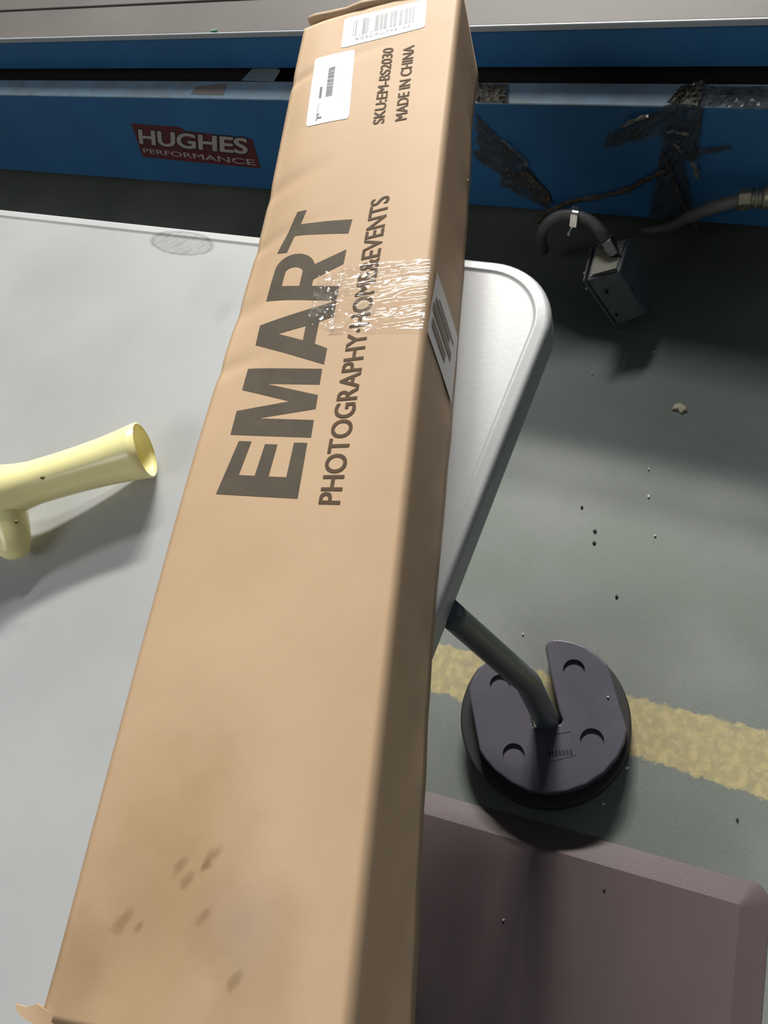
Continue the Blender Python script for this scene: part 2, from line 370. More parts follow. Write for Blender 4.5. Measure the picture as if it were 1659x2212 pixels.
# pale masking tape across the gap
def solid_sheet(bm, pts, th):
    """sheet of the given world outline with thickness along its normal"""
    c = sum(pts, Vector())/len(pts); nn = (pts[1]-pts[0]).cross(pts[2]-pts[0]).normalized()
    if nn.dot(CAM-c) < 0: nn = -nn
    va = [bm.verts.new(p+nn*th) for p in pts]; vb = [bm.verts.new(p) for p in pts]; n = len(pts)
    bm.faces.new(va); bm.faces.new(vb[::-1])
    for i in range(n): bm.faces.new((va[i], vb[i], vb[(i+1) % n], va[(i+1) % n]))
    return fix(bm)
mt = [at(522, 174, ZL+.001), at(548, 146, ZL+.002), at(598, 146, ZL+.004), at(606, 153, ZL+.004), at(592, 176, ZL+.002)]
o = obj('masking_tape', solid_sheet(bmesh.new(), mt, .001), M['pale_tape'], lift); o['label'] = 'pale strip of tape over the gap between the beams'
o = obj('masking_tape', solid_sheet(bmesh.new(), [at(424, 187, ZL), at(490, 180, ZL), at(482, 206, ZL), at(412, 204, ZL)], .0008), mat('rusty_tape', (.17, .145, .14), .6), lift)
for pts, mm, nm in (([(455, 66), (468, 64), (470, 73), (462, 76), (454, 72)], 'green', 'paint_chip'), ([(553, 67), (561, 67), (559, 75), (555, 75)], 'white', 'paint_chip')):
    obj(nm, face_mesh(bmesh.new(), pts, DU, .002), M[mm], lift)

# crumpled sheets of tape on the lift
def crumple(pts_fn, outline, nx=22, ny=10, amp=.004, seed=0, base=.002):
    """grid inside a pixel quad, lifted off its surface in random folds"""
    h = homography(outline); bm = bmesh.new(); g = []
    for j in range(ny+1):
        row = []
        for i in range(nx+1):
            u, v_ = i/nx, j/ny
            rag = .035*noise.noise(Vector((u*9, v_*9, seed)))
            x, y = h(min(1.05, max(-.05, u+rag*(1 if 0 < i < nx else 1.6))), v_+rag*1.4)
            a = amp*(abs(noise.noise(Vector((u*7, v_*5, seed+3.1)))) + .5*abs(noise.noise(Vector((u*17, v_*13, seed+7.7)))))
            row.append(bm.verts.new(pts_fn(x, y, base+a)))
        g.append(row)
    for j in range(ny):
        for i in range(nx): bm.faces.new((g[j][i], g[j][i+1], g[j+1][i+1], g[j+1][i]))
    bmesh.ops.solidify(bm, geom=bm.faces[:], thickness=.0003)
    return bm
onface = lambda x, y, a: atn(x, y, DL-a)
onledge = lambda x, y, a: at(x, y, ZL+a)
def ctape(fn, quad, m, name='torn_tape', amp=.006, seed=0, nx=22, ny=10, lab=None, base=.002):
    o = obj(name, crumple(fn, quad, nx, ny, amp, seed, base), M[m], lift, smooth=False)
    if lab: o['label'] = lab
    return o
ctape(onledge, [(1028, 219), (1098, 222), (1094, 182), (1030, 180)], 'silver_tape', 'tape_clump', .016, 1, 16, 9, 'shiny crumpled tape wad')
ctape(onledge, [(1437, 222), (1508, 228), (1526, 170), (1470, 186)], 'silver_tape', 'tape_clump', .022, 5, 16, 12, 'shiny crumpled tape wad')
ctape(onledge, [(1500, 228), (1665, 236), (1665, 186), (1528, 186)], 'grime_tape', 'torn_tape', .007, 9)
ctape(onface, [(1028, 345), (1185, 440), (1150, 372), (1028, 245)], 'grime_tape', 'torn_tape', .006, 2, 26, 12)
ctape(onface, [(1080, 400), (1188, 455), (1160, 395), (1085, 360)], 'grime_tape', 'torn_tape', .006, 21, 22, 8)
ctape(onface, [(1303, 322), (1430, 292), (1440, 226), (1312, 292)], 'grime_tape', 'torn_tape', .007, 3, 24, 8)
ctape(onface, [(1400, 470), (1508, 505), (1478, 350), (1425, 345)], 'grime_tape', 'torn_tape', .010, 4, 20, 22)
ctape(onface, [(1424, 352), (1505, 348), (1520, 230), (1436, 226)], 'grime_tape', 'torn_tape', .008, 6, 20, 18)
ctape(onface, [(1480, 345), (1580, 322), (1578, 313), (1488, 326)], 'grime_tape', 'torn_tape', .005, 8, 24, 4)
def ribbon(path, wid, n0, m, name, z=None, twist=0., lab=None, off=.006):
    """flat twisted band of tape along a pixel path on the lift's face"""
    P = catmull([atn(x, y, n0-off-k*.0) for k, (x, y) in enumerate(path)], 8); bm = bmesh.new(); rows = []
    for i, p in enumerate(P):
        t = (P[min(i+1, len(P)-1)]-P[max(i-1, 0)]).normalized(); sx = t.cross(NV).normalized()
        w = wid*(.8+.35*noise.noise(Vector((i*.35, 2.2, wid*90))))
        k = []
        for s_ in range(7):
            u = s_/6-.5; hh = .0045*noise.noise(Vector((i*.28, s_*1.3, 5.))) + .004*math.cos(u*math.pi)
            k.append(bm.verts.new(p + sx*w*u*2 - NV*hh))
        rows.append(k)
    for a, b in zip(rows, rows[1:]):
        for s_ in range(6): bm.faces.new((a[s_], a[s_+1], b[s_+1], b[s_]))
    bmesh.ops.solidify(bm, geom=bm.faces[:], thickness=.0012)
    o = obj(name, bm, M[m], lift)
    if lab: o['label'] = lab
    return o
ribbon([(1163, 470), (1200, 448), (1250, 432), (1300, 424), (1350, 412), (1385, 395), (1415, 378), (1440, 368)], .0075, DL, 'brown_tape', 'twisted_tape_band', lab='brown twisted band of tape along the beam')
ribbon([(1128, 370), (1150, 392), (1172, 412), (1184, 438)], .013, DL, 'brown_tape', 'twisted_tape_band')
ribbon([(1160, 478), (1185, 458), (1215, 446)], .010, DL-.03, 'brown_tape', 'twisted_tape_band')
ribbon([(1430, 330), (1440, 350), (1452, 385), (1466, 420), (1486, 462)], .0055, DL-.008, 'brown_tape', 'twisted_tape_band')
ribbon([(1345, 272), (1375, 258), (1402, 250)], .006, DL-.004, 'silver_tape', 'tape_clump')
ribbon([(1455, 308), (1466, 322), (1474, 330)], .0035, DL-.006, 'silver_tape', 'tape_clump')
ribbon([(1440, 284), (1462, 284), (1488, 292)], .0035, DL-.006, 'silver_tape', 'tape_clump')
ribbon([(1492, 350), (1502, 362), (1507, 382)], .006, DL-.008, 'silver_tape', 'tape_clump')
ribbon([(1080, 297), (1100, 315), (1130, 345), (1140, 358)], .0030, DL-.004, 'silver_tape', 'tape_clump')
ribbon([(1494, 460), (1500, 485), (1492, 512)], .010, DL-.012, 'brown_tape', 'twisted_tape_band')

# ------------------------------------------------------------------ conduit and junction box hanging by the lift
zb1, zb0 = .185, .055
A = at(1338, 587, zb1); Bq = at(1268, 606, zb1); Cq = at(1362, 512, zb1); Dq = at(1285, 533, zb1)
A0 = at(1396, 679, zb0); B0 = at(1334, 702, zb0); C0 = at(1409, 600, zb0); D0 = B0 + (C0 - A0)
bc = (A+B0+C0+Dq)/4
jb = thing('junction_box', Vector((bc.x, bc.y, zb0)), 'dusty grey metal electrical box hanging tilted beneath the blue beam', 'electrical box')
bm = bmesh.new(); hexa(bm, [A0, B0, D0, C0, A, Bq, Dq, Cq]); bevel(bm, .003, 2); obj('housing', bm, M['steel'], jb)
up = (Bq-A).cross(Cq-A).normalized(); up = up if up.z > 0 else -up
def q4(a, b, c, d, s0, s1, t0, t1):
    f = lambda s, t: a.lerp(b, s).lerp(c.lerp(d, s), t)
    return [f(s0, t0), f(s1, t0), f(s1, t1), f(s0, t1)]
bm = bmesh.new(); qq = q4(A, Bq, Cq, Dq, .12, .93, .06, .95); hexa(bm, qq + [p+up*.003 for p in qq]); bevel(fix(bm), .001, 1); obj('top_plate', bm, M['beige'], jb)
for s0, s1, t0, t1 in ((.10, .85, -.02, .10), (.10, .42, .42, .50)):
    bm = bmesh.new(); qq = q4(A, Bq, Cq, Dq, s0, s1, t0, t1); qq[1] = qq[1].lerp(qq[2], .75); hexa(bm, [p+up*.0028 for p in qq] + [p+up*.0042 for p in qq]); obj('slot', fix(bm), M['void'], jb)
# lid on the left side
off = (Bq-A).normalized()
lq = [Bq, B0, D0, Dq]; cc = sum(lq, Vector())/4
lq = [cc+(p-cc)*1.05 for p in lq]
bm = bmesh.new(); hexa(bm, [p+off*.004 for p in lq] + [p+off*.0075 for p in lq]); bevel(fix(bm), .001, 1); o = obj('lid', bm, M['steel'], jb)
for (px, py, z_) in ((1268, 588, zb1), (1273, 622, .165)):
    p = at(px, py, z_); bm = bmesh.new(); bmesh.ops.create_uvsphere(bm, u_segments=12, v_segments=8, radius=.0035, matrix=Matrix.Translation(p+off*.006)); obj('screw', bm, M['chrome'], o, True)
for (px, py, r_, k_) in ((1311, 630, .006, .45), (1332, 680, .005, .8), (1318, 664, .002, .6), (1365, 622, .002, .3), (1340, 642, .0015, .5)):
    nf = (B0-A).cross(A0-A).normalized(); nf = nf if nf.dot(CAM-A) > 0 else -nf
    d = ray(px, py); p = CAM + d*((A-CAM).dot(nf)/d.dot(nf)); bm = bmesh.new()
    rot = nf.to_track_quat('Z', 'Y').to_matrix().to_4x4()
    bmesh.ops.create_cone(bm, cap_ends=True, segments=14, radius1=r_, radius2=r_*.9, depth=.001, matrix=Matrix.Translation(p+nf*.0004) @ rot @ Matrix.Scale(.6, 4, (1, 0, 0))); obj('knockout', bm, M['void'], jb)
# connector nut at the top
ce = at(1322, 545, zb1+.004); ct = at(1308, 520, zb1+.03); ax = (ct-ce).normalized()
bm = bmesh.new(); tube(bm, [ce-ax*.002, ce+ax*.010], .0155, 24); o = obj('lock_ring', bm, M['chrome'], jb, False)
bm = bmesh.new(); tube(bm, [ce+ax*.009, ce+ax*.034], .0185, 6); bevel(bm, .0015, 2); obj('connector_nut', bm, M['chrome'], jb)
# conduit from the connector round to the dark under the lift
s0 = ce+ax*.028
path = [s0, at(1296, 500, zb1+.050), at(1275, 478, zb1+.062), at(1245, 466, zb1+.066), at(1212, 466, zb1+.060), at(1185, 480, zb1+.045), at(1172, 500, zb1+.02), at(1170, 525, zb1-.04), at(1175, 540, zb1-.11)]
bm = bmesh.new(); tube(bm, catmull(path, 8), .0125, 18)
hz = obj('conduit_hose', bm, M['hose'], None, True); tag(hz, 'curved grey conduit bending down into the hanging metal electrical box', 'conduit')
# clamp strap around the conduit
pc = path[3]; cl = thing('hose_clamp', pc, 'bright metal strap clamp around the curved conduit, bolt below', 'clamp')
tdir = (path[2]-path[4]).normalized(); sx = tdir.cross(Vector((0, 0, 1))).normalized(); sy = tdir.cross(sx)
bm = bmesh.new(); tube(bm, [pc-tdir*.008, pc+tdir*.008], .0142, 24); bevel(bm, .001, 1); obj('strap', bm, M['chrome'], cl, False)
a_ = at(1243, 446, zb1+.075); b_ = at(1240, 466, zb1+.078); c_ = at(1237, 492, zb1+.062)
for p0, p1 in ((a_, b_), (b_, c_)):
    w_ = tdir*.0085; nn = Vector((0, 0, .0015)); bm = bmesh.new(); hexa(bm, [p0-w_, p0+w_, p1+w_, p1-w_, p0-w_+nn, p0+w_+nn, p1+w_+nn, p1-w_+nn]); bevel(fix(bm), .0006, 1); obj('tab', bm, M['chrome'], cl)
pb = at(1236, 494, zb1+.066); bm = bmesh.new(); tube(bm, [pb, at(1228, 507, zb1+.07)], .0045, 6); bevel(bm, .0008, 1); obj('bolt', bm, M['chrome'], cl)
# second hose on the right with its fittings
hp = [at(1385, 498, .12), at(1440, 492, .15), at(1490, 468, .215), at(1535, 450, .25), at(1575, 438, .262), at(1600, 432, .268)]
bm = bmesh.new(); tube(bm, catmull(hp, 8), [.009]*8+[.011]*8+[.0135]*25, 18)
hs = obj('rubber_hose', bm, M['hose'], None, True); tag(hs, 'straight grey rubber hose running right below the beam to a brass fitting', 'hose')
fit = thing('hose_fitting', hp[-1], 'dull brass hex coupling at the right edge of the frame', 'pipe fitting')
e0, e1 = at(1594, 431, .268), at(1700, 424, .268); ed = (e1-e0).normalized()
bm = bmesh.new(); tube(bm, [e0, e0+ed*.024], .0215, 6); bevel(bm, .002, 2); obj('hex_nut', bm, M['brass'], fit)
bm = bmesh.new(); tube(bm, [e0+ed*.023, e0+ed*.030], .016, 24); obj('collar', bm, M['brass'], fit, False)
bm = bmesh.new(); tube(bm, [e0+ed*.030, e0+ed*.036], .0205, 24); bevel(bm, .001, 1); obj('flange', bm, M['brass'], fit)
bm = bmesh.new(); tube(bm, [e0+ed*.036, e0+ed*.042], .017, 24); obj('collar', bm, M['brass'], fit)
L_ = [0, .004, .010, .03, .06, .10]; bm = bmesh.new(); tube(bm, [e0+ed*(.042+x) for x in L_], [.017, .0215, .0228, .023, .023, .023], 28); obj('sleeve', bm, M['brass'], fit, True)

# ------------------------------------------------------------------ floor mat
k0 = at(905, 1705, 0); k1 = at(1590, 1895, 0); md = (k1-k0).normalized(); mr = Vector((md.y, -md.x, 0))     # mr points to the near side
ko = at(1652, 2100, 0); K = k0 + md*((ko-k0).dot(md)) ; 
bm = bmesh.new()
def rrect(o_, dx, dy, r, L, Wd, seg=8):
    """rounded rectangle, corner o_ rounded, running -dx*L and +dy*Wd"""
    pts = []
    cs = [(o_ - dx*r + dy*r, 0), ]
    c = o_ - dx*r + dy*r
    for i in range(seg+1):
        a = math.pi/2*i/seg; pts.append(c + dx*r*math.cos(a) - dy*r*math.sin(a))
    pts += [o_ - dx*L, o_ - dx*L + dy*Wd, o_ + dy*Wd]
    return pts
Pout = rrect(K, md, mr, .028, 1.1, .8); Pin = rrect(K - md*.044 + mr*.040, md, mr, .004, 1.1-.088, .8-.08)
zt = .016; n = len(Pout)
v0 = [bm.verts.new((p.x, p.y, 0)) for p in Pout]; v1 = [bm.verts.new((p.x, p.y, .003)) for p in Pout]; v2 = [bm.verts.new((p.x, p.y, zt)) for p in Pin]
for i in range(n):
    j = (i+1) % n; bm.faces.new((v0[i], v0[j], v1[j], v1[i])); bm.faces.new((v1[i], v1[j], v2[j], v2[i]))
bm.faces.new(v2); bm.faces.new(v0[::-1]); fix(bm)
tag(obj('floor_mat', bm, M['mat']), 'maroon rubber floor mat with sloping edges, below the round black weight', 'mat')

# ------------------------------------------------------------------ folding table
e1_, e2_ = at(0, 450, .74), at(1000, 553, .74)
nF = NV.dot(e2_); tR = .5*(TV.dot(at(1170, 770, .74)) + TV.dot(at(935, 1320, .74)))
table = thing('folding_table', NT(nF-.6, tR-.7, 0), 'pale grey moulded plastic folding table with rounded corner, under the long box', 'table')
def tab_outline(ins, r, seg=14):
    """rounded table outline; corners in n/t frame"""
    n1, n0_, t1, t0_ = nF-ins, nF-1.95+ins, tR-ins, tR-1.25+ins; r = max(r-ins, .01); out = []
    for (cn, ct_, a0) in ((n1-r, t1-r, 0), (n0_+r, t1-r, 1), (n0_+r, t0_+r, 2), (n1-r, t0_+r, 3)):
        for i in range(seg+1):
            a = math.pi/2*(a0+i/seg)
            out.append((cn + r*math.cos(a), ct_ + r*math.sin(a)) )
    return out
prof = [(.006, .690), (.0005, .694), (0, .700), (0, .728), (.0008, .733), (.003, .7365), (.005, .7380), (.008, .7388), (.0165, .7400), (.018, .7405), (.0195, .7400), (.0215, .7388), (.024, .7384)]
RC = .105
bm = bmesh.new(); rings = [[bm.verts.new(NT(a, b, z)) for a, b in tab_outline(i, RC)] for i, z in prof]
for a, b in zip(rings, rings[1:]):
    for k in range(len(a)): bm.faces.new((a[k], a[(k+1) % len(a)], b[(k+1) % len(a)], b[k]))
bm.faces.new(rings[-1]); bm.faces.new(rings[0][::-1]); fix(bm)
top = obj('tabletop', bm, M['table'], table, True)
md_ = top.modifiers.new('wn', 'WEIGHTED_NORMAL')
# leg: slightly leaning tube with a thicker foot that stands in the slot of the weight
lp = [at(1190, 1572, .0), at(1140, 1474, .315), at(968, 1322, .685)]
lp = [lp[0], lp[0].lerp(lp[1], .80), lp[1], lp[1].lerp(lp[2], .13), lp[1].lerp(lp[2], .5), lp[2] + (lp[2]-lp[1])*.02]
cp = catmull(lp, 7); rr = [.0235 - .0075*min(1, max(0, (p.z)/.69)) for p in cp]
bm = bmesh.new(); tube(bm, cp, rr, 28); leg1 = obj('leg', bm, M['leg'], table, True)
for nn_, tt_ in ((nF-.22, tR-1.0), (nF-1.6, tR-.18), (nF-1.6, tR-1.0)):
    bm = bmesh.new(); tube(bm, [NT(nn_, tt_, 0), NT(nn_, tt_, .692)], .0165, 20); obj('leg', bm, M['leg'], table, True)

# ------------------------------------------------------------------ weight plate round the leg
zp = .078
basep = [at(x, y, 0) for x, y in ((1186, 1758), (999, 1590), (1020, 1650), (1080, 1722), (1369, 1570), (1355, 1660), (1290, 1730))]
# least-squares circle through the rim points
sx_ = Matrix(((0,)*3,)*3); 
AtA = [[0.]*3 for _ in range(3)]; Atb = [0.]*3
for p in basep:
    row = (2*p.x, 2*p.y, 1.); rhs = p.x*p.x+p.y*p.y
    for i in range(3):
        Atb[i] += row[i]*rhs
        for j in range(3): AtA[i][j] += row[i]*row[j]
sol = Matrix(AtA).inverted() @ Vector(Atb); PC = Vector((sol[0], sol[1], 0)); PR = .965*math.sqrt(sol[2]+sol[0]**2+sol[1]**2)
zpx = lambda X, Y: at(900+X/3.318, 1280+Y/3.318, zp)
topo = [zpx(*q) for q in ((1045, 915), (1022, 850), (1000, 760), (975, 660), (955, 570), (937, 480), (922, 405), (925, 375), (945, 348), (975, 334), (1010, 332), (1060, 338), (1120, 350), (1200, 380), (1290, 440), (1365, 512),
        (1400, 620), (1450, 790), (1490, 920), (1508, 985), (1490, 1075), (1440, 1180), (1345, 1290), (1220, 1375), (1080, 1425), (940, 1442), (800, 1422), (680, 1365), (560, 1275), (490, 1195), (450, 1130), (425, 1000), (400, 860), (380, 760), (375, 690),
        (400, 610), (450, 535), (520, 475), (580, 455), (640, 480), (700, 540), (750, 620), (775, 700), (797, 820), (820, 930), (835, 958), (870, 966), (950, 952), (1030, 940))]
plate = thing('weight_plate', PC, 'round black rubber weight plate slotted around the table leg, on the floor', 'weight')
# lower body: full circle left and right, following the upper outline round the slot
Rm = PR
def push(p):
    d = Vector((p.x-PC.x, p.y-PC.y, 0)); return PC + d.normalized()*Rm if d.length > 1e-6 else PC
lowo = []
for i, p in enumerate(topo):
    if 13 <= i <= 36: lowo.append(push(p))
    elif i in (11, 12, 37): lowo.append(Vector((p.x, p.y, 0)).lerp(push(p), .6))
    else: lowo.append(Vector((p.x, p.y, 0)))
def dens(P, k=3, c=True):
    out = []
    for i in range(len(P)):
        a, b = P[i], P[(i+1) % len(P)]
        for j in range(k): out.append(a.lerp(b, j/k))
    return out
lowd = []
for i in range(len(lowo)):
    a, b = lowo[i], lowo[(i+1) % len(lowo)]
    for j in range(4):
        p = a.lerp(b, j/4)
        if 13 <= i < 36: p = push(p)
        lowd.append(p)
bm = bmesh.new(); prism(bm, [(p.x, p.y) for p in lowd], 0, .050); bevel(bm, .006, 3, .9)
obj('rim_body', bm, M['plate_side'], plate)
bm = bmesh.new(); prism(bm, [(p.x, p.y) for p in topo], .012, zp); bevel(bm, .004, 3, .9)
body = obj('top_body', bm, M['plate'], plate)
# sockets cut into the top
cuts = []
for X, Y, r_ in ((1127, 553, .0205), (597, 660, .0200), (1257, 1058, .0215), (695, 1160, .0205)):
    p = zpx(X, Y); b2 = bmesh.new(); bmesh.ops.create_cone(b2, cap_ends=True, segments=40, radius1=r_*.93, radius2=r_, depth=.016, matrix=Matrix.Translation((p.x, p.y, zp+.002)))
    me = bpy.data.meshes.new('cut'); b2.to_mesh(me); b2.free(); co = bpy.data.objects.new('cut', me); COL.objects.link(co); cuts.append(co)
# pressed panel outline
pq = [zpx(*q) for q in ((950, 1020), (1110, 990), (1145, 1165), (915, 1225))]
def frame_cut(pq, w):
    c = sum(pq, Vector())/4; inn = [c+(p-c)*(1-w) for p in pq]; bmx = bmesh.new()
    for i in range(4):
        j = (i+1) % 4; q = [pq[i], pq[j], inn[j], inn[i]]
        if i == 3: continue
        hexa(bmx, [Vector((p.x, p.y, zp-.0018)) for p in q] + [Vector((p.x, p.y, zp+.004)) for p in q])
    return fix(bmx)
for co in cuts:
    md_ = body.modifiers.new('b', 'BOOLEAN'); md_.object = co; md_.operation = 'DIFFERENCE'; md_.solver = 'EXACT'
bpy.context.view_layer.update()
me = bpy.data.meshes.new_from_object(body.evaluated_get(bpy.context.evaluated_depsgraph_get()))
body.modifiers.clear(); body.data = me
for co in cuts: bpy.data.objects.remove(co)
def raised_frame(pq, w, z0, z1, rad=0):
    c = sum(pq, Vector())/len(pq); inn = [c+(p-c)*(1-w) for p in pq]; bmx = bmesh.new(); n = len(pq)
    L = [[bmx.verts.new((p.x, p.y, z)) for p in P] for P, z in ((pq, z0), (pq, z1), (inn, z1), (inn, z0))]
    for a, b in zip(L, L[1:]+L[:1]):
        for i in range(n): bmx.faces.new((a[i], a[(i+1) % n], b[(i+1) % n], b[i]))
    return fix(bmx)
obj('pressed_panel', raised_frame(pq, .05, zp-.001, zp+.0007), M['plate'], plate)
hh = homography([(p.x, p.y) for p in [zpx(*q) for q in ((945, 1175), (1128, 1160), (1120, 1122), (940, 1140))]])
# (the pressed lettering itself is illegible: only short dashes)
bm = bmesh.new()
for i in range(7):
    u0_, u1_ = i/7+.02, i/7+.10
    q = [Vector((*hh(u0_, 0), 0)), Vector((*hh(u1_, 0), 0)), Vector((*hh(u1_, 1), 0)), Vector((*hh(u0_, 1), 0))]
    hexa(bm, [Vector((p.x, p.y, zp-.001)) for p in q] + [Vector((p.x, p.y, zp+.0006)) for p in q])
obj('pressed_mark', fix(bm), M['plate_side'], plate)

# ------------------------------------------------------------------ the long cardboard box
ZB1 = .885; ZB0 = .7412
FL, FR = at(655, 62, ZB1), at(996, -42, ZB1); NL, NR = at(70, 2204, ZB1), None
rdir = (at(991, 0, ZB1) - at(750, 2212, ZB1)).normalized()
wv = (NL - at(655, 62, ZB1)); nd = Vector((rdir.y, -rdir.x, 0))
# near right corner: where the right edge meets the near end, square to the box
base_r = at(750, 2212, ZB1); s_ = (NL + nd*.0 - base_r).dot(rdir); NR = base_r + rdir*(s_ + .004)
XL = (FL-NL)
def box_xy(u, v):
    """u across (0 left, 1 right), v along (0 near, 1 far)"""
    p = NL.lerp(NR, u).lerp(FL.lerp(FR, u), v)
    inward = nd*(.0065*math.sin(math.pi*v)*(1-u)**2)
    return p + inward
creases = ((.735, .012, .5), (.66, .010, .55), (.575, .014, .5), (.905, .008, .9), (.505, .010, .35))
def dz(u, v):
    d = -.007*math.exp(-(u/.09)**2)*(.6+.4*math.sin(v*9+1))            # softly rounded left edge
    for v0_, w_, l_ in creases:
        s = (v - v0_ - .03*u)/w_
        d -= .0026*math.exp(-s*s)*max(0, 1-u/l_)**1.2
    d -= .010*math.exp(-((u)/.20)**2)*math.exp(-((v-.66)/.16)**2)      # pushed-in left side by the letters
    d += .0025*math.sin(v*7.3+u*3)*(1-u) 
    d += -.004*math.exp(-((u-.2)/.2)**2-((v-.03)/.05)**2)
    return d
def uv_of(x, y):
    d0 = Vector((x, y, 0))
    v = .5; u = .5
    for _ in range(12):
        p = box_xy(u, v); e = Vector((x-p.x, y-p.y, 0))
        du = box_xy(u+.01, v)-p; dv = box_xy(u, v+.01)-p
        D = du.x*dv.y - du.y*dv.x
        u += .01*(e.x*dv.y - e.y*dv.x)/D; v += .01*(du.x*e.y - du.y*e.x)/D
    return u, v
def top_pt(x, y, off=0):
    u, v = uv_of(x, y); return Vector((x, y, ZB1 + dz(min(1, max(0, u)), v) + off))
def on_top(px, py, off):
    """photo pixel -> point on the (slightly dented) top face"""
    z = ZB1
    for _ in range(3):
        p = at(px, py, z); z = top_pt(p.x, p.y).z
    return Vector((p.x, p.y, p.z+off))
ctr = NL.lerp(FR, .5)
box = thing('cardboard_box', Vector((ctr.x, ctr.y, ZB0)), 'long brown cardboard carton printed EMART, lying across the grey table', 'box')
bm = bmesh.new(); NU, NVV = 36, 220; g = []
rc = .0022
def side_bulge(v): return .0035*math.sin(math.pi*v)
rows = []
for j in range(NVV+1):
    v = j/NVV; row = []
    nr = nd
    # left wall bottom up, top across, right wall down
    bl = box_xy(0, v); br = box_xy(1, v)
    zl = ZB1 + dz(0, v)
    for k in range(6): row.append(Vector((bl.x, bl.y, 0)) + nd*(.004*math.sin(math.pi*k/6)) + Vector((0, 0, ZB0 + (zl-rc-ZB0)*k/5)))
    for i in range(NU+1):
        u = i/NU; uu = max(.006, min(.994, u)); p = box_xy(uu, v); row.append(Vector((p.x, p.y, ZB1 + dz(u, v))))
    for k in range(1, 10):
        t_ = k/9; w_ = side_bulge(v)*math.sin(math.pi*t_*.5) + (.0012*noise.noise(Vector((v*26, t_*2, 0))) if k > 5 else 0)
        far = .016*max(0, 1-v/.3)**1.3*t_ - .0035*math.exp(-((v-.9)/.05)**2)*t_ 
        row.append(Vector((br.x, br.y, 0)) + nd*(w_+far) + Vector((0, 0, (ZB1-rc) + (ZB0-ZB1+rc)*t_)) - rdir*(0 if v < 1 else .0))
    rows.append([bm.verts.new(p) for p in row])
for a, b in zip(rows, rows[1:]):
    for k in range(len(a)-1): bm.faces.new((a[k], a[k+1], b[k+1], b[k]))
    bm.faces.new((a[-1], a[0], b[0], b[-1]))
bm.faces.new(rows[0]); bm.faces.new(rows[-1][::-1]); fix(bm)
for f in bm.faces: f.smooth = len(f.verts) == 4
carton = obj('carton_body', bm, M['card'], box)
bpy.context.view_layer.update()
# rolled end flap at the far end and a ragged flap at the near left corner
fl0, fl1 = on_top(668, 50, .0), on_top(905, -14, .0)
bm = bmesh.new(); P = [fl0.lerp(fl1, i/14) + rdir*.0045 + Vector((0, 0, .0005 + .0012*math.sin(i*1.1))) for i in range(15)]
tube(bm, P, [.0062+.0005*math.sin(i*2.1) for i in range(15)], 12); o = obj('end_flap', bm, M['card'], box, True)
ft = box_xy(.985, 1.0); bm = bmesh.new()
q = [Vector((box_xy(.02, 1).x, box_xy(.02, 1).y, ZB1-.012)), Vector((box_xy(.98, 1).x, box_xy(.98, 1).y, ZB1-.006))]
hexa(bm, [q[0]+rdir*.001-Vector((0, 0, .085)), q[1]+rdir*.001-Vector((0, 0, .09)), q[1]+rdir*.006-Vector((0, 0, .09)), q[0]+rdir*.006-Vector((0, 0, .085)), q[0]+rdir*.001, q[1]+rdir*.001, q[1]+rdir*.005, q[0]+rdir*.005]); bevel(fix(bm), .001, 1)
obj('end_flap', bm, M['card'], box)
c0 = [at(84, 2168, ZB1-.009), at(62, 2175, ZB1-.009), at(38, 2168, ZB1-.009), at(42, 2184, ZB1-.009), at(58, 2200, ZB1-.009), at(100, 2222, ZB1-.009), at(200, 2240, ZB1-.009)]
bm = bmesh.new(); solid_sheet(bm, c0, .003); obj('end_flap', bm, M['card'], box)
# small torn bumps along the right lower edge
for (px, py, r_) in ((1010, 390, .0035), ):
    z_ = .76 if px > 700 else ZB1-.004
    p = at(px, py, z_) ; bm = bmesh.new(); bmesh.ops.create_icosphere(bm, subdivisions=2, radius=r_, matrix=Matrix.Translation(p-nd*(.003 if px > 700 else -.003)) @ Matrix.Rotation(.6, 4, 'Z') @ Matrix.Scale(1.6, 4, (0, 1, 0)))
    obj('torn_edge', bm, M['card'], box)

# --- printing
def top_mesh(me, quad, off):
    """unit-square mesh -> pixel quad on the top face (baseline start, baseline end, top end, top start)"""
    wq = [on_top(x, y, 0) for x, y in quad]; h = homography(wq)
    for q in me.vertices:
        x, y = h(q.co.x, q.co.y); q.co = top_pt(x, y, off + q.co.z)
    return me
def letter(polys):
    c = bpy.data.curves.new('letter', 'CURVE'); c.dimensions = '2D'; c.fill_mode = 'BOTH'
    for P in polys:
        s = c.splines.new('POLY'); s.points.add(len(P)-1); s.use_cyclic_u = True
        for i, (x, y) in enumerate(P): s.points[i].co = (x, y, 0, 1)
    o = bpy.data.objects.new('letter', c); COL.objects.link(o); bpy.context.view_layer.update()
    me = bpy.data.meshes.new_from_object(o.evaluated_get(bpy.context.evaluated_depsgraph_get())); bpy.data.objects.remove(o)
    return slice_mesh(me, 6, 14)
def arc(cx, cy, rx, ry, a0, a1, n=10): return [(cx+rx*math.cos(math.radians(a0+(a1-a0)*i/n)), cy+ry*math.sin(math.radians(a0+(a1-a0)*i/n))) for i in range(n+1)]
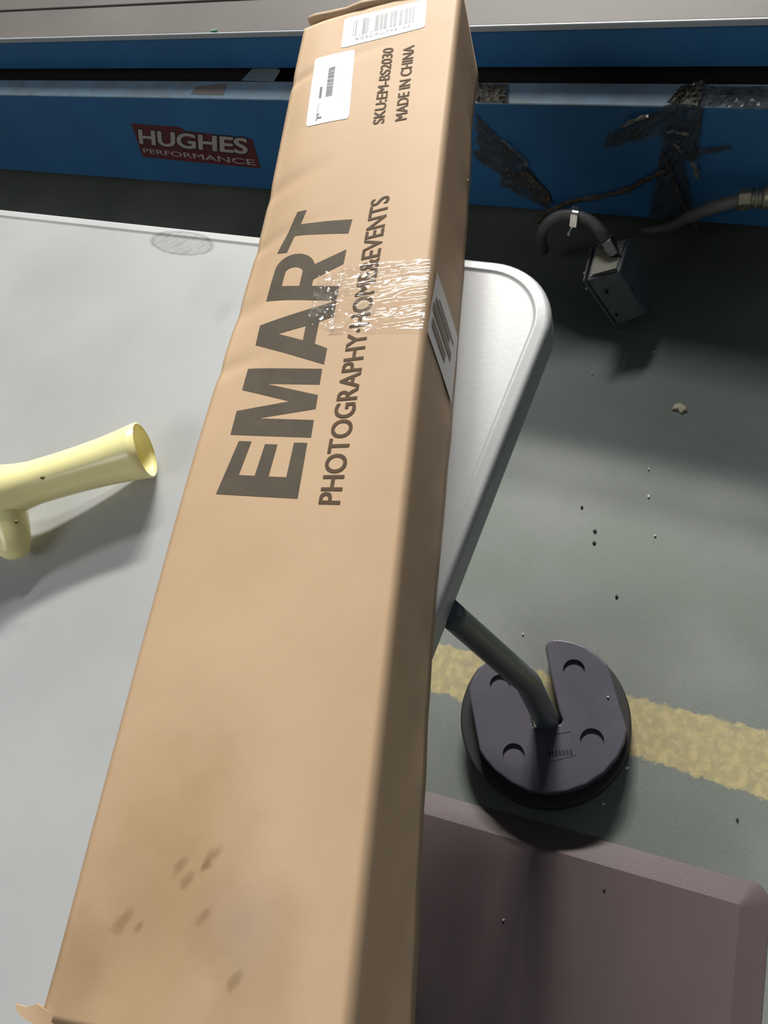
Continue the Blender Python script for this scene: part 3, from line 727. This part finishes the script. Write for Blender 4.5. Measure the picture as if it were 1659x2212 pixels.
LET = {
 'E': ([[(0, 0), (1, 0), (1, .19), (.33, .19), (.33, .42), (.95, .42), (.95, .60), (.33, .60), (.33, .81), (1, .81), (1, 1), (0, 1)]],
       [(643, 1077), (664, 957), (516, 953), (467, 1067)]),
 'M': ([[(0, 0), (.24, 0), (.24, .72), (.40, 0), (.60, 0), (.76, .72), (.76, 0), (1, 0), (1, 1), (.66, 1), (.50, .34), (.34, 1), (0, 1)]],
       [(672, 945), (696, 797), (536, 797), (498, 939)]),
 'A': ([[(0, 0), (.25, 0), (.33, .20), (.67, .20), (.75, 0), (1, 0), (.64, 1), (.36, 1)], [(.39, .38), (.50, .74), (.61, .38)]],
       [(700, 787), (727, 650), (575, 652), (540, 800)]),
 'R': ([[(0, 0), (.27, 0), (.27, .38), (.40, .38), (.72, 0), (1.02, 0), (.70, .41)] + arc(.62, .70, .31, .30, -70, 90, 12) + [(0, 1)],
        [(.27, .56), (.27, .82), (.55, .82)] + arc(.55, .69, .10, .13, 90, -90, 8)],
       [(726, 650), (748, 541), (606, 545), (575, 651)]),
 'T': ([[(.36, 0), (.64, 0), (.64, .81), (1, .81), (1, 1), (0, 1), (0, .81), (.36, .81)]],
       [(740, 548), (771, 440), (643, 458), (599, 548)]),
}
for ch, (pl, quad) in LET.items():
    o = obj('printed_letter', top_mesh(letter(pl), quad, .00035), M['ink'], box); o['label'] = 'large dark printed letter %s' % ch
def top_text(body, quad, bold, m, name='printed_line', off=.00035, nx=20):
    o = obj(name, top_mesh(slice_mesh(text_mesh(body, bold), nx, 2), quad, off), M[m], box); return o
o = top_text('PHOTOGRAPHY·HOME&EVENTS', [(735, 1090), (843, 421), (802, 432), (687, 1089)], .020, 'small_ink'); o['label'] = 'dark printed line PHOTOGRAPHY HOME and EVENTS'
top_text('SKU:EM-BS2030', [(830, 266), (851, 103), (828, 105), (805, 270)], .022, 'small_ink')
top_text('MADE IN CHINA', [(879, 258), (896, 97), (872, 101), (853, 263)], .022, 'small_ink')
# --- paper labels
def top_quad(quad, off, nx=8, ny=8, rnd=.06):
    bm = bmesh.new(); P = []
    r = rnd
    for cx, cy, a0 in ((1-r, r, -90), (1-r, 1-r, 0), (r, 1-r, 90), (r, r, 180)): P += arc(cx, cy, r, r, a0, a0+90, 5)
    v = [bm.verts.new((x, y, 0)) for x, y in P]; bm.faces.new(v); me = bpy.data.meshes.new('label'); bm.to_mesh(me); bm.free()
    slice_mesh(me, nx, ny); return top_mesh(me, quad, off)
def rect_mesh(rs):
    bm = bmesh.new()
    for x0, y0, x1, y1 in rs: bm.faces.new([bm.verts.new(p) for p in ((x0, y0, 0), (x1, y0, 0), (x1, y1, 0), (x0, y1, 0))])
    me = bpy.data.meshes.new('print'); bm.to_mesh(me); bm.free(); return me
QA = [(754, 256), (767, 107), (681, 128), (661, 275)]          # lower label; reading direction runs up the photo
la = obj('shipping_label', top_quad(QA, .0005), M['paper'], box); la['label'] = 'white address label with small barcode'
rs = []; y = .0; x = .36
while x < .80:
    w_ = random.choice((.010, .016, .024)); rs.append((x, .44, x+w_, .60)); x += w_ + random.choice((.007, .010))
obj('barcode', top_mesh(rect_mesh(rs), QA, .0008), M['barcode'], la)
obj('print_block', top_mesh(rect_mesh([(.36+i*.024, .70, .376+i*.024, .765) for i in range(7)]), QA, .0008), M['dark_print'], la)
obj('print_block', top_mesh(rect_mesh([(.07, .64, .095, .76), (.095, .735, .13, .76), (.12, .70, .14, .76), (.05, .75, .07, .775)]), QA, .0008), M['dark_print'], la)
for rl in ([(.12+i*.03, .73, .135+i*.03, .775) for i in range(6)], [(.40+i*.035, .33, .42+i*.035, .345) for i in range(12)], [(.30+i*.035, .27, .32+i*.035, .28) for i in range(10)]):
    obj('faint_print', top_mesh(rect_mesh(rl), QA, .0008), M['faint'], la)
QB = [(737, 105), (918, 59), (922, -2), (745, 41)]
lb = obj('barcode_label', top_quad(QB, .0005), M['paper'], box); lb['label'] = 'white label with large barcode at the far end'
rs = []; rf = []; x = .12
pat = [(.015, 0), (.03, .03), (.022, 1), (.012, .01), (.022, 1), (.012, .01), (.026, 1), (.02, .04), (.014, 0), (.018, .02), (.055, 1), (.004, .006), (.040, 1), (.016, .02), (.024, 0), (.010, .01), (.02, 1), (.02, .02), (.012, 0), (.010, .01), (.028, 1), (.014, .02), (.022, 1), (.02, .02), (.014, 0), (.012, .02), (.012, 0), (.02, .02), (.03, 1)]
tot = []
for i in range(26):
    w_ = random.choice((.010, .018, .030, .042)); dark = random.random() < .72
    (rs if dark else rf).append((x, .30 + .0*x, x+w_, .84)); x += w_ + random.choice((.006, .009, .014))
    if x > .86: break
obj('barcode', top_mesh(rect_mesh(rs), QB, .0008), M['barcode'], lb); obj('barcode', top_mesh(rect_mesh(rf), QB, .0008), M['faint'], lb)
me = slice_mesh(text_mesh('X0SCRU746153', .0, spacing=1.25), 10, 1)
for q in me.vertices: q.co.x = .15 + q.co.x*.66; q.co.y = .13 + q.co.y*.10
obj('barcode_digits', top_mesh(me, QB, .0008), M['dark_print'], lb)

# --- label on the right side face
def on_side(px, py, off):
    """photo pixel on the right-hand side wall plane"""
    a = Vector((NR.x, NR.y, 0)); nn = Vector((rdir.y, -rdir.x, 0)); d = ray(px, py)
    p = CAM + d*((a-CAM).dot(nn)/d.dot(nn)); u, v = uv_of(p.x - nn.x*0, p.y)
    t_ = min(1, max(0, (ZB1-p.z)/(ZB1-ZB0)))
    c = box_xy(1, v); p2 = Vector((c.x, c.y, p.z)) + nn*(side_bulge(v)*math.sin(math.pi*t_*.5) + off)
    return p2
def side_sheet(poly, off, m, name, parent):
    # poly: two chains (left chain, right chain) of equal length from top to bottom
    bm = bmesh.new(); L, Rr = poly; K_ = 10; rows = []
    for i in range(len(L)):
        rows.append([bm.verts.new(on_side(L[i][0]+(Rr[i][0]-L[i][0])*k/4, L[i][1]+(Rr[i][1]-L[i][1])*k/4, off)) for k in range(5)])
    for a, b in zip(rows, rows[1:]):
        for k in range(4): bm.faces.new((a[k], a[k+1], b[k+1], b[k]))
    return obj(name, fix(bm), m, parent)
def chain(a, b, n=10): return [(a[0]+(b[0]-a[0])*i/n, a[1]+(b[1]-a[1])*i/n) for i in range(n+1)]
sl = side_sheet((chain((934, 588), (919, 713), 3) + chain((922, 725), (966, 872), 8), chain((942, 587), (951, 615), 3) + chain((955, 628), (981, 729), 8)), .0012, M['paper_shade'], 'side_label', box)
bpy.data.objects.remove(sl)
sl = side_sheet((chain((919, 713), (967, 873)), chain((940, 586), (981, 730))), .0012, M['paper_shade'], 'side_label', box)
sl['label'] = 'slanting pale label with brown bars on the side wall'
for f0, f1, s0_, s1_ in ((.20, .34, .10, .62), (.42, .55, .05, .80), (.60, .68, .10, .70), (.72, .76, .2, .85)):
    a0 = (919+(940-919)*f0, 713+(586-713)*f0); a1 = (919+(940-919)*f1, 713+(586-713)*f1); b0 = (967+(981-967)*f0, 873+(730-873)*f0); b1 = (967+(981-967)*f1, 873+(730-873)*f1)
    L0 = ((a0[0]+(b0[0]-a0[0])*s0_), (a0[1]+(b0[1]-a0[1])*s0_)), ((a0[0]+(b0[0]-a0[0])*s1_), (a0[1]+(b0[1]-a0[1])*s1_))
    L1 = ((a1[0]+(b1[0]-a1[0])*s0_), (a1[1]+(b1[1]-a1[1])*s0_)), ((a1[0]+(b1[0]-a1[0])*s1_), (a1[1]+(b1[1]-a1[1])*s1_))
    side_sheet((chain(*L0), chain(*L1)), .0018, M['ink_side'], 'label_bar', sl)

# --- clear packing tape over the top, crinkled
def tape_sheet(quad, nx, ny, amp, seed, name, lab):
    wq = [on_top(x, y, 0) for x, y in quad]; h = homography(wq); bm = bmesh.new(); g = []
    for j in range(ny+1):
        row = []
        for i in range(nx+1):
            u, v = i/nx, j/ny
            e = 0.03*noise.noise(Vector((v*8, seed, 1))) if i == 0 else 0
            x, y = h(u+e, v)
            sk = v + .12*u*math.sin(seed+2*u)
            a = abs(noise.noise(Vector((u*1.6+seed, sk*13, seed))))*1.0 + .45*abs(noise.noise(Vector((u*7, sk*26, seed+4)))) 
            row.append(bm.verts.new(top_pt(x, y, .0010 + amp*a)))
        g.append(row)
    for j in range(ny):
        for i in range(nx): bm.faces.new((g[j][i], g[j][i+1], g[j+1][i+1], g[j+1][i]))
    o = obj(name, fix(bm), M['tape'], box, True); o['label'] = lab; return o
tape_sheet([(712, 722), (914, 716), (931, 559), (735, 578)], 90, 70, .0022, 3.3, 'packing_tape', 'shiny crinkled clear packing tape')
tape_sheet([(664, 700), (722, 716), (742, 590), (690, 588)], 24, 50, .0016, 8.1, 'packing_tape', 'torn clear end of the packing tape')

# ------------------------------------------------------------------ yellow nozzle on the table
mz = .780
mc = at(312, 972, mz); bk = at(-10, 1068, .802); ax = (mc-bk).normalized()
sc = depth_scale(312, 972, mz)
nz = thing('hose_nozzle', Vector((bk.x, bk.y, .742)), 'pale yellow plastic nozzle with flared open end, lying on the grey table', 'nozzle')
rad = [(0.0, 62), (.012, 60), (.03, 56), (.055, 52), (.09, 49), (.12, 48), (.15, 48), (.168, 52), (.19, 60), (.22, 66), (.26, 66)]
bm = bmesh.new(); prs = []
LL = [(mc - ax*a, r_*sc) for a, r_ in rad]
inner = [(mc - ax*.115, 36*sc), (mc - ax*.06, 42*sc), (mc - ax*.02, 50*sc), (mc - ax*.004, 56*sc), (mc + ax*.001, 59*sc)]
seq = inner + LL
tube(bm, [p for p, _ in seq][:5], [r_ for _, r_ in seq][:5], 40, caps=False)
tube(bm, [mc + ax*.001] + [p for p, _ in LL], [59*sc] + [r_ for _, r_ in LL], 40, caps=False)
bmesh.ops.remove_doubles(bm, verts=bm.verts, dist=.0004); 
obj('barrel', bm, M['yellow'], nz, True)
hb = [at(0, 1070, .797), at(16, 1110, .788), at(26, 1152, .777), at(30, 1190, .765)]
bm = bmesh.new(); cpt = catmull(hb, 6); tt = [.027-.0075*i/len(cpt) for i in range(len(cpt))]
endp = cpt[-1]; dd = (cpt[-1]-cpt[-3]).normalized()
cpt += [endp+dd*.005, endp+dd*.009, endp+dd*.0115]; tt += [.0165, .0115, .003]
tube(bm, cpt, tt, 28); obj('handle', bm, M['yellow'], nz, True)
for px, py, r_ in ((91, 1032, .0024), (35, 1127, .0026), (248, 975, .0012)):
    # specks on the skin of the barrel
    d = ray(px, py).normalized(); w0 = CAM - bk; a_ = d - ax*d.dot(ax); b_ = w0 - ax*w0.dot(ax); rr_ = (49 if px != 248 else 54)*sc if px != 35 else .021
    if px == 35: p = at(35, 1127, .806)
    else:
        A_, B_, C_ = a_.dot(a_), 2*a_.dot(b_), b_.dot(b_)-rr_*rr_; disc = B_*B_-4*A_*C_
        p = CAM + d*((-B_-math.sqrt(max(0, disc)))/(2*A_))
    bm = bmesh.new(); bmesh.ops.create_uvsphere(bm, u_segments=10, v_segments=6, radius=r_, matrix=Matrix.Translation(p)); obj('speck', bm, M['spot'], nz, True)

# ------------------------------------------------------------------ crumbs on the floor
def chip(name, pts, z, m, label, cat, th=.004, group=None):
    P = [at(x, y, z) for x, y in pts]; c = sum(P, Vector())/len(P); bm = bmesh.new()
    lo = [bm.verts.new((p.x, p.y, z)) for p in P]; hi = [bm.verts.new((c.x+(p.x-c.x)*.8, c.y+(p.y-c.y)*.8, z+th*(.7+.5*random.random()))) for p in P]
    n = len(P); tc_ = bm.verts.new((c.x, c.y, z+th*1.2)); bm.faces.new(lo[::-1])
    for i in range(n):
        j = (i+1) % n; bm.faces.new((lo[i], lo[j], hi[j], hi[i])); bm.faces.new((hi[i], hi[j], tc_))
    o = obj(name, fix(bm), M[m]); return tag(o, label, cat, group)
chip('foam_scrap', [(1451, 886), (1454, 877), (1460, 872), (1470, 871), (1482, 879), (1485, 888), (1477, 891), (1473, 896), (1468, 893), (1464, 887)], 0.0006, 'cream', 'ragged cream foam scrap alone on the dark floor right of the table', 'scrap', .006)
def crumb(px, py, r_, z, m, label):
    pts = [(px+r_*math.cos(a)*(.7+.5*random.random()), py+r_*math.sin(a)*(.7+.5*random.random())) for a in [k*math.pi/3 for k in range(6)]]
    chip('crumb', pts, z, m, label, 'crumb', .003, 'crumbs scattered on the floor and the weight')
for px, py, r_, l in ((1279, 807, 2.2, 'tiny white crumb on the dark floor nearest the table corner'), (1413, 761, 2.2, 'tiny white crumb on the floor just below and right of the electrical box'),
        (1401, 1073, 3.6, 'white crumb on the floor below the cream scrap, largest and lowest of two'), (1401, 1014, 2.2, 'small white crumb above the larger white crumb at the shadow line'),
        (1415, 1158, 2.4, 'small pale crumb on the lit grey floor beyond the weight'), (1130, 1370, 2.2, 'pale crumb on the floor beside the upper bend of the leg'),
        (1304, 1736, 3.6, 'white crumb on the floor in the shadow just below the weight'), (1354, 1659, 4.2, 'pale crumb touching the lower right rim of the weight')):
    crumb(px, py, r_, .0005, 'white', l)
crumb(1103, 1628, 3.2, zp-.0098, 'white', 'white crumb lying in the lower left socket of the weight')
crumb(1313, 1506, 2.5, zp+.0003, 'white', 'white speck on top of the weight near its right side')
crumb(1088, 1987, 3.0, .0163, 'white', 'white crumb on the maroon mat near the box')
for px, py, r_, l in ((1257, 1096, 3.5, 'small dark dirt crumb on the grey floor, uppermost of the dark ones'), (1286, 1147, 4.5, 'dark dirt crumb in the middle of the grey floor, upper of a close pair'),
        (1283, 1173, 4.0, 'dark dirt crumb in the middle of the grey floor, lower of a close pair'), (1332, 1289, 4.5, 'dark dirt crumb just beyond the weight'), (1593, 1770, 3.5, 'dark crumb on the floor between stripe and mat')):
    crumb(px, py, r_, .0005, 'dirt', l)
crumb(1305, 1922, 2.6, .0163, 'dirt', 'dark crumb on the maroon mat below its far edge')
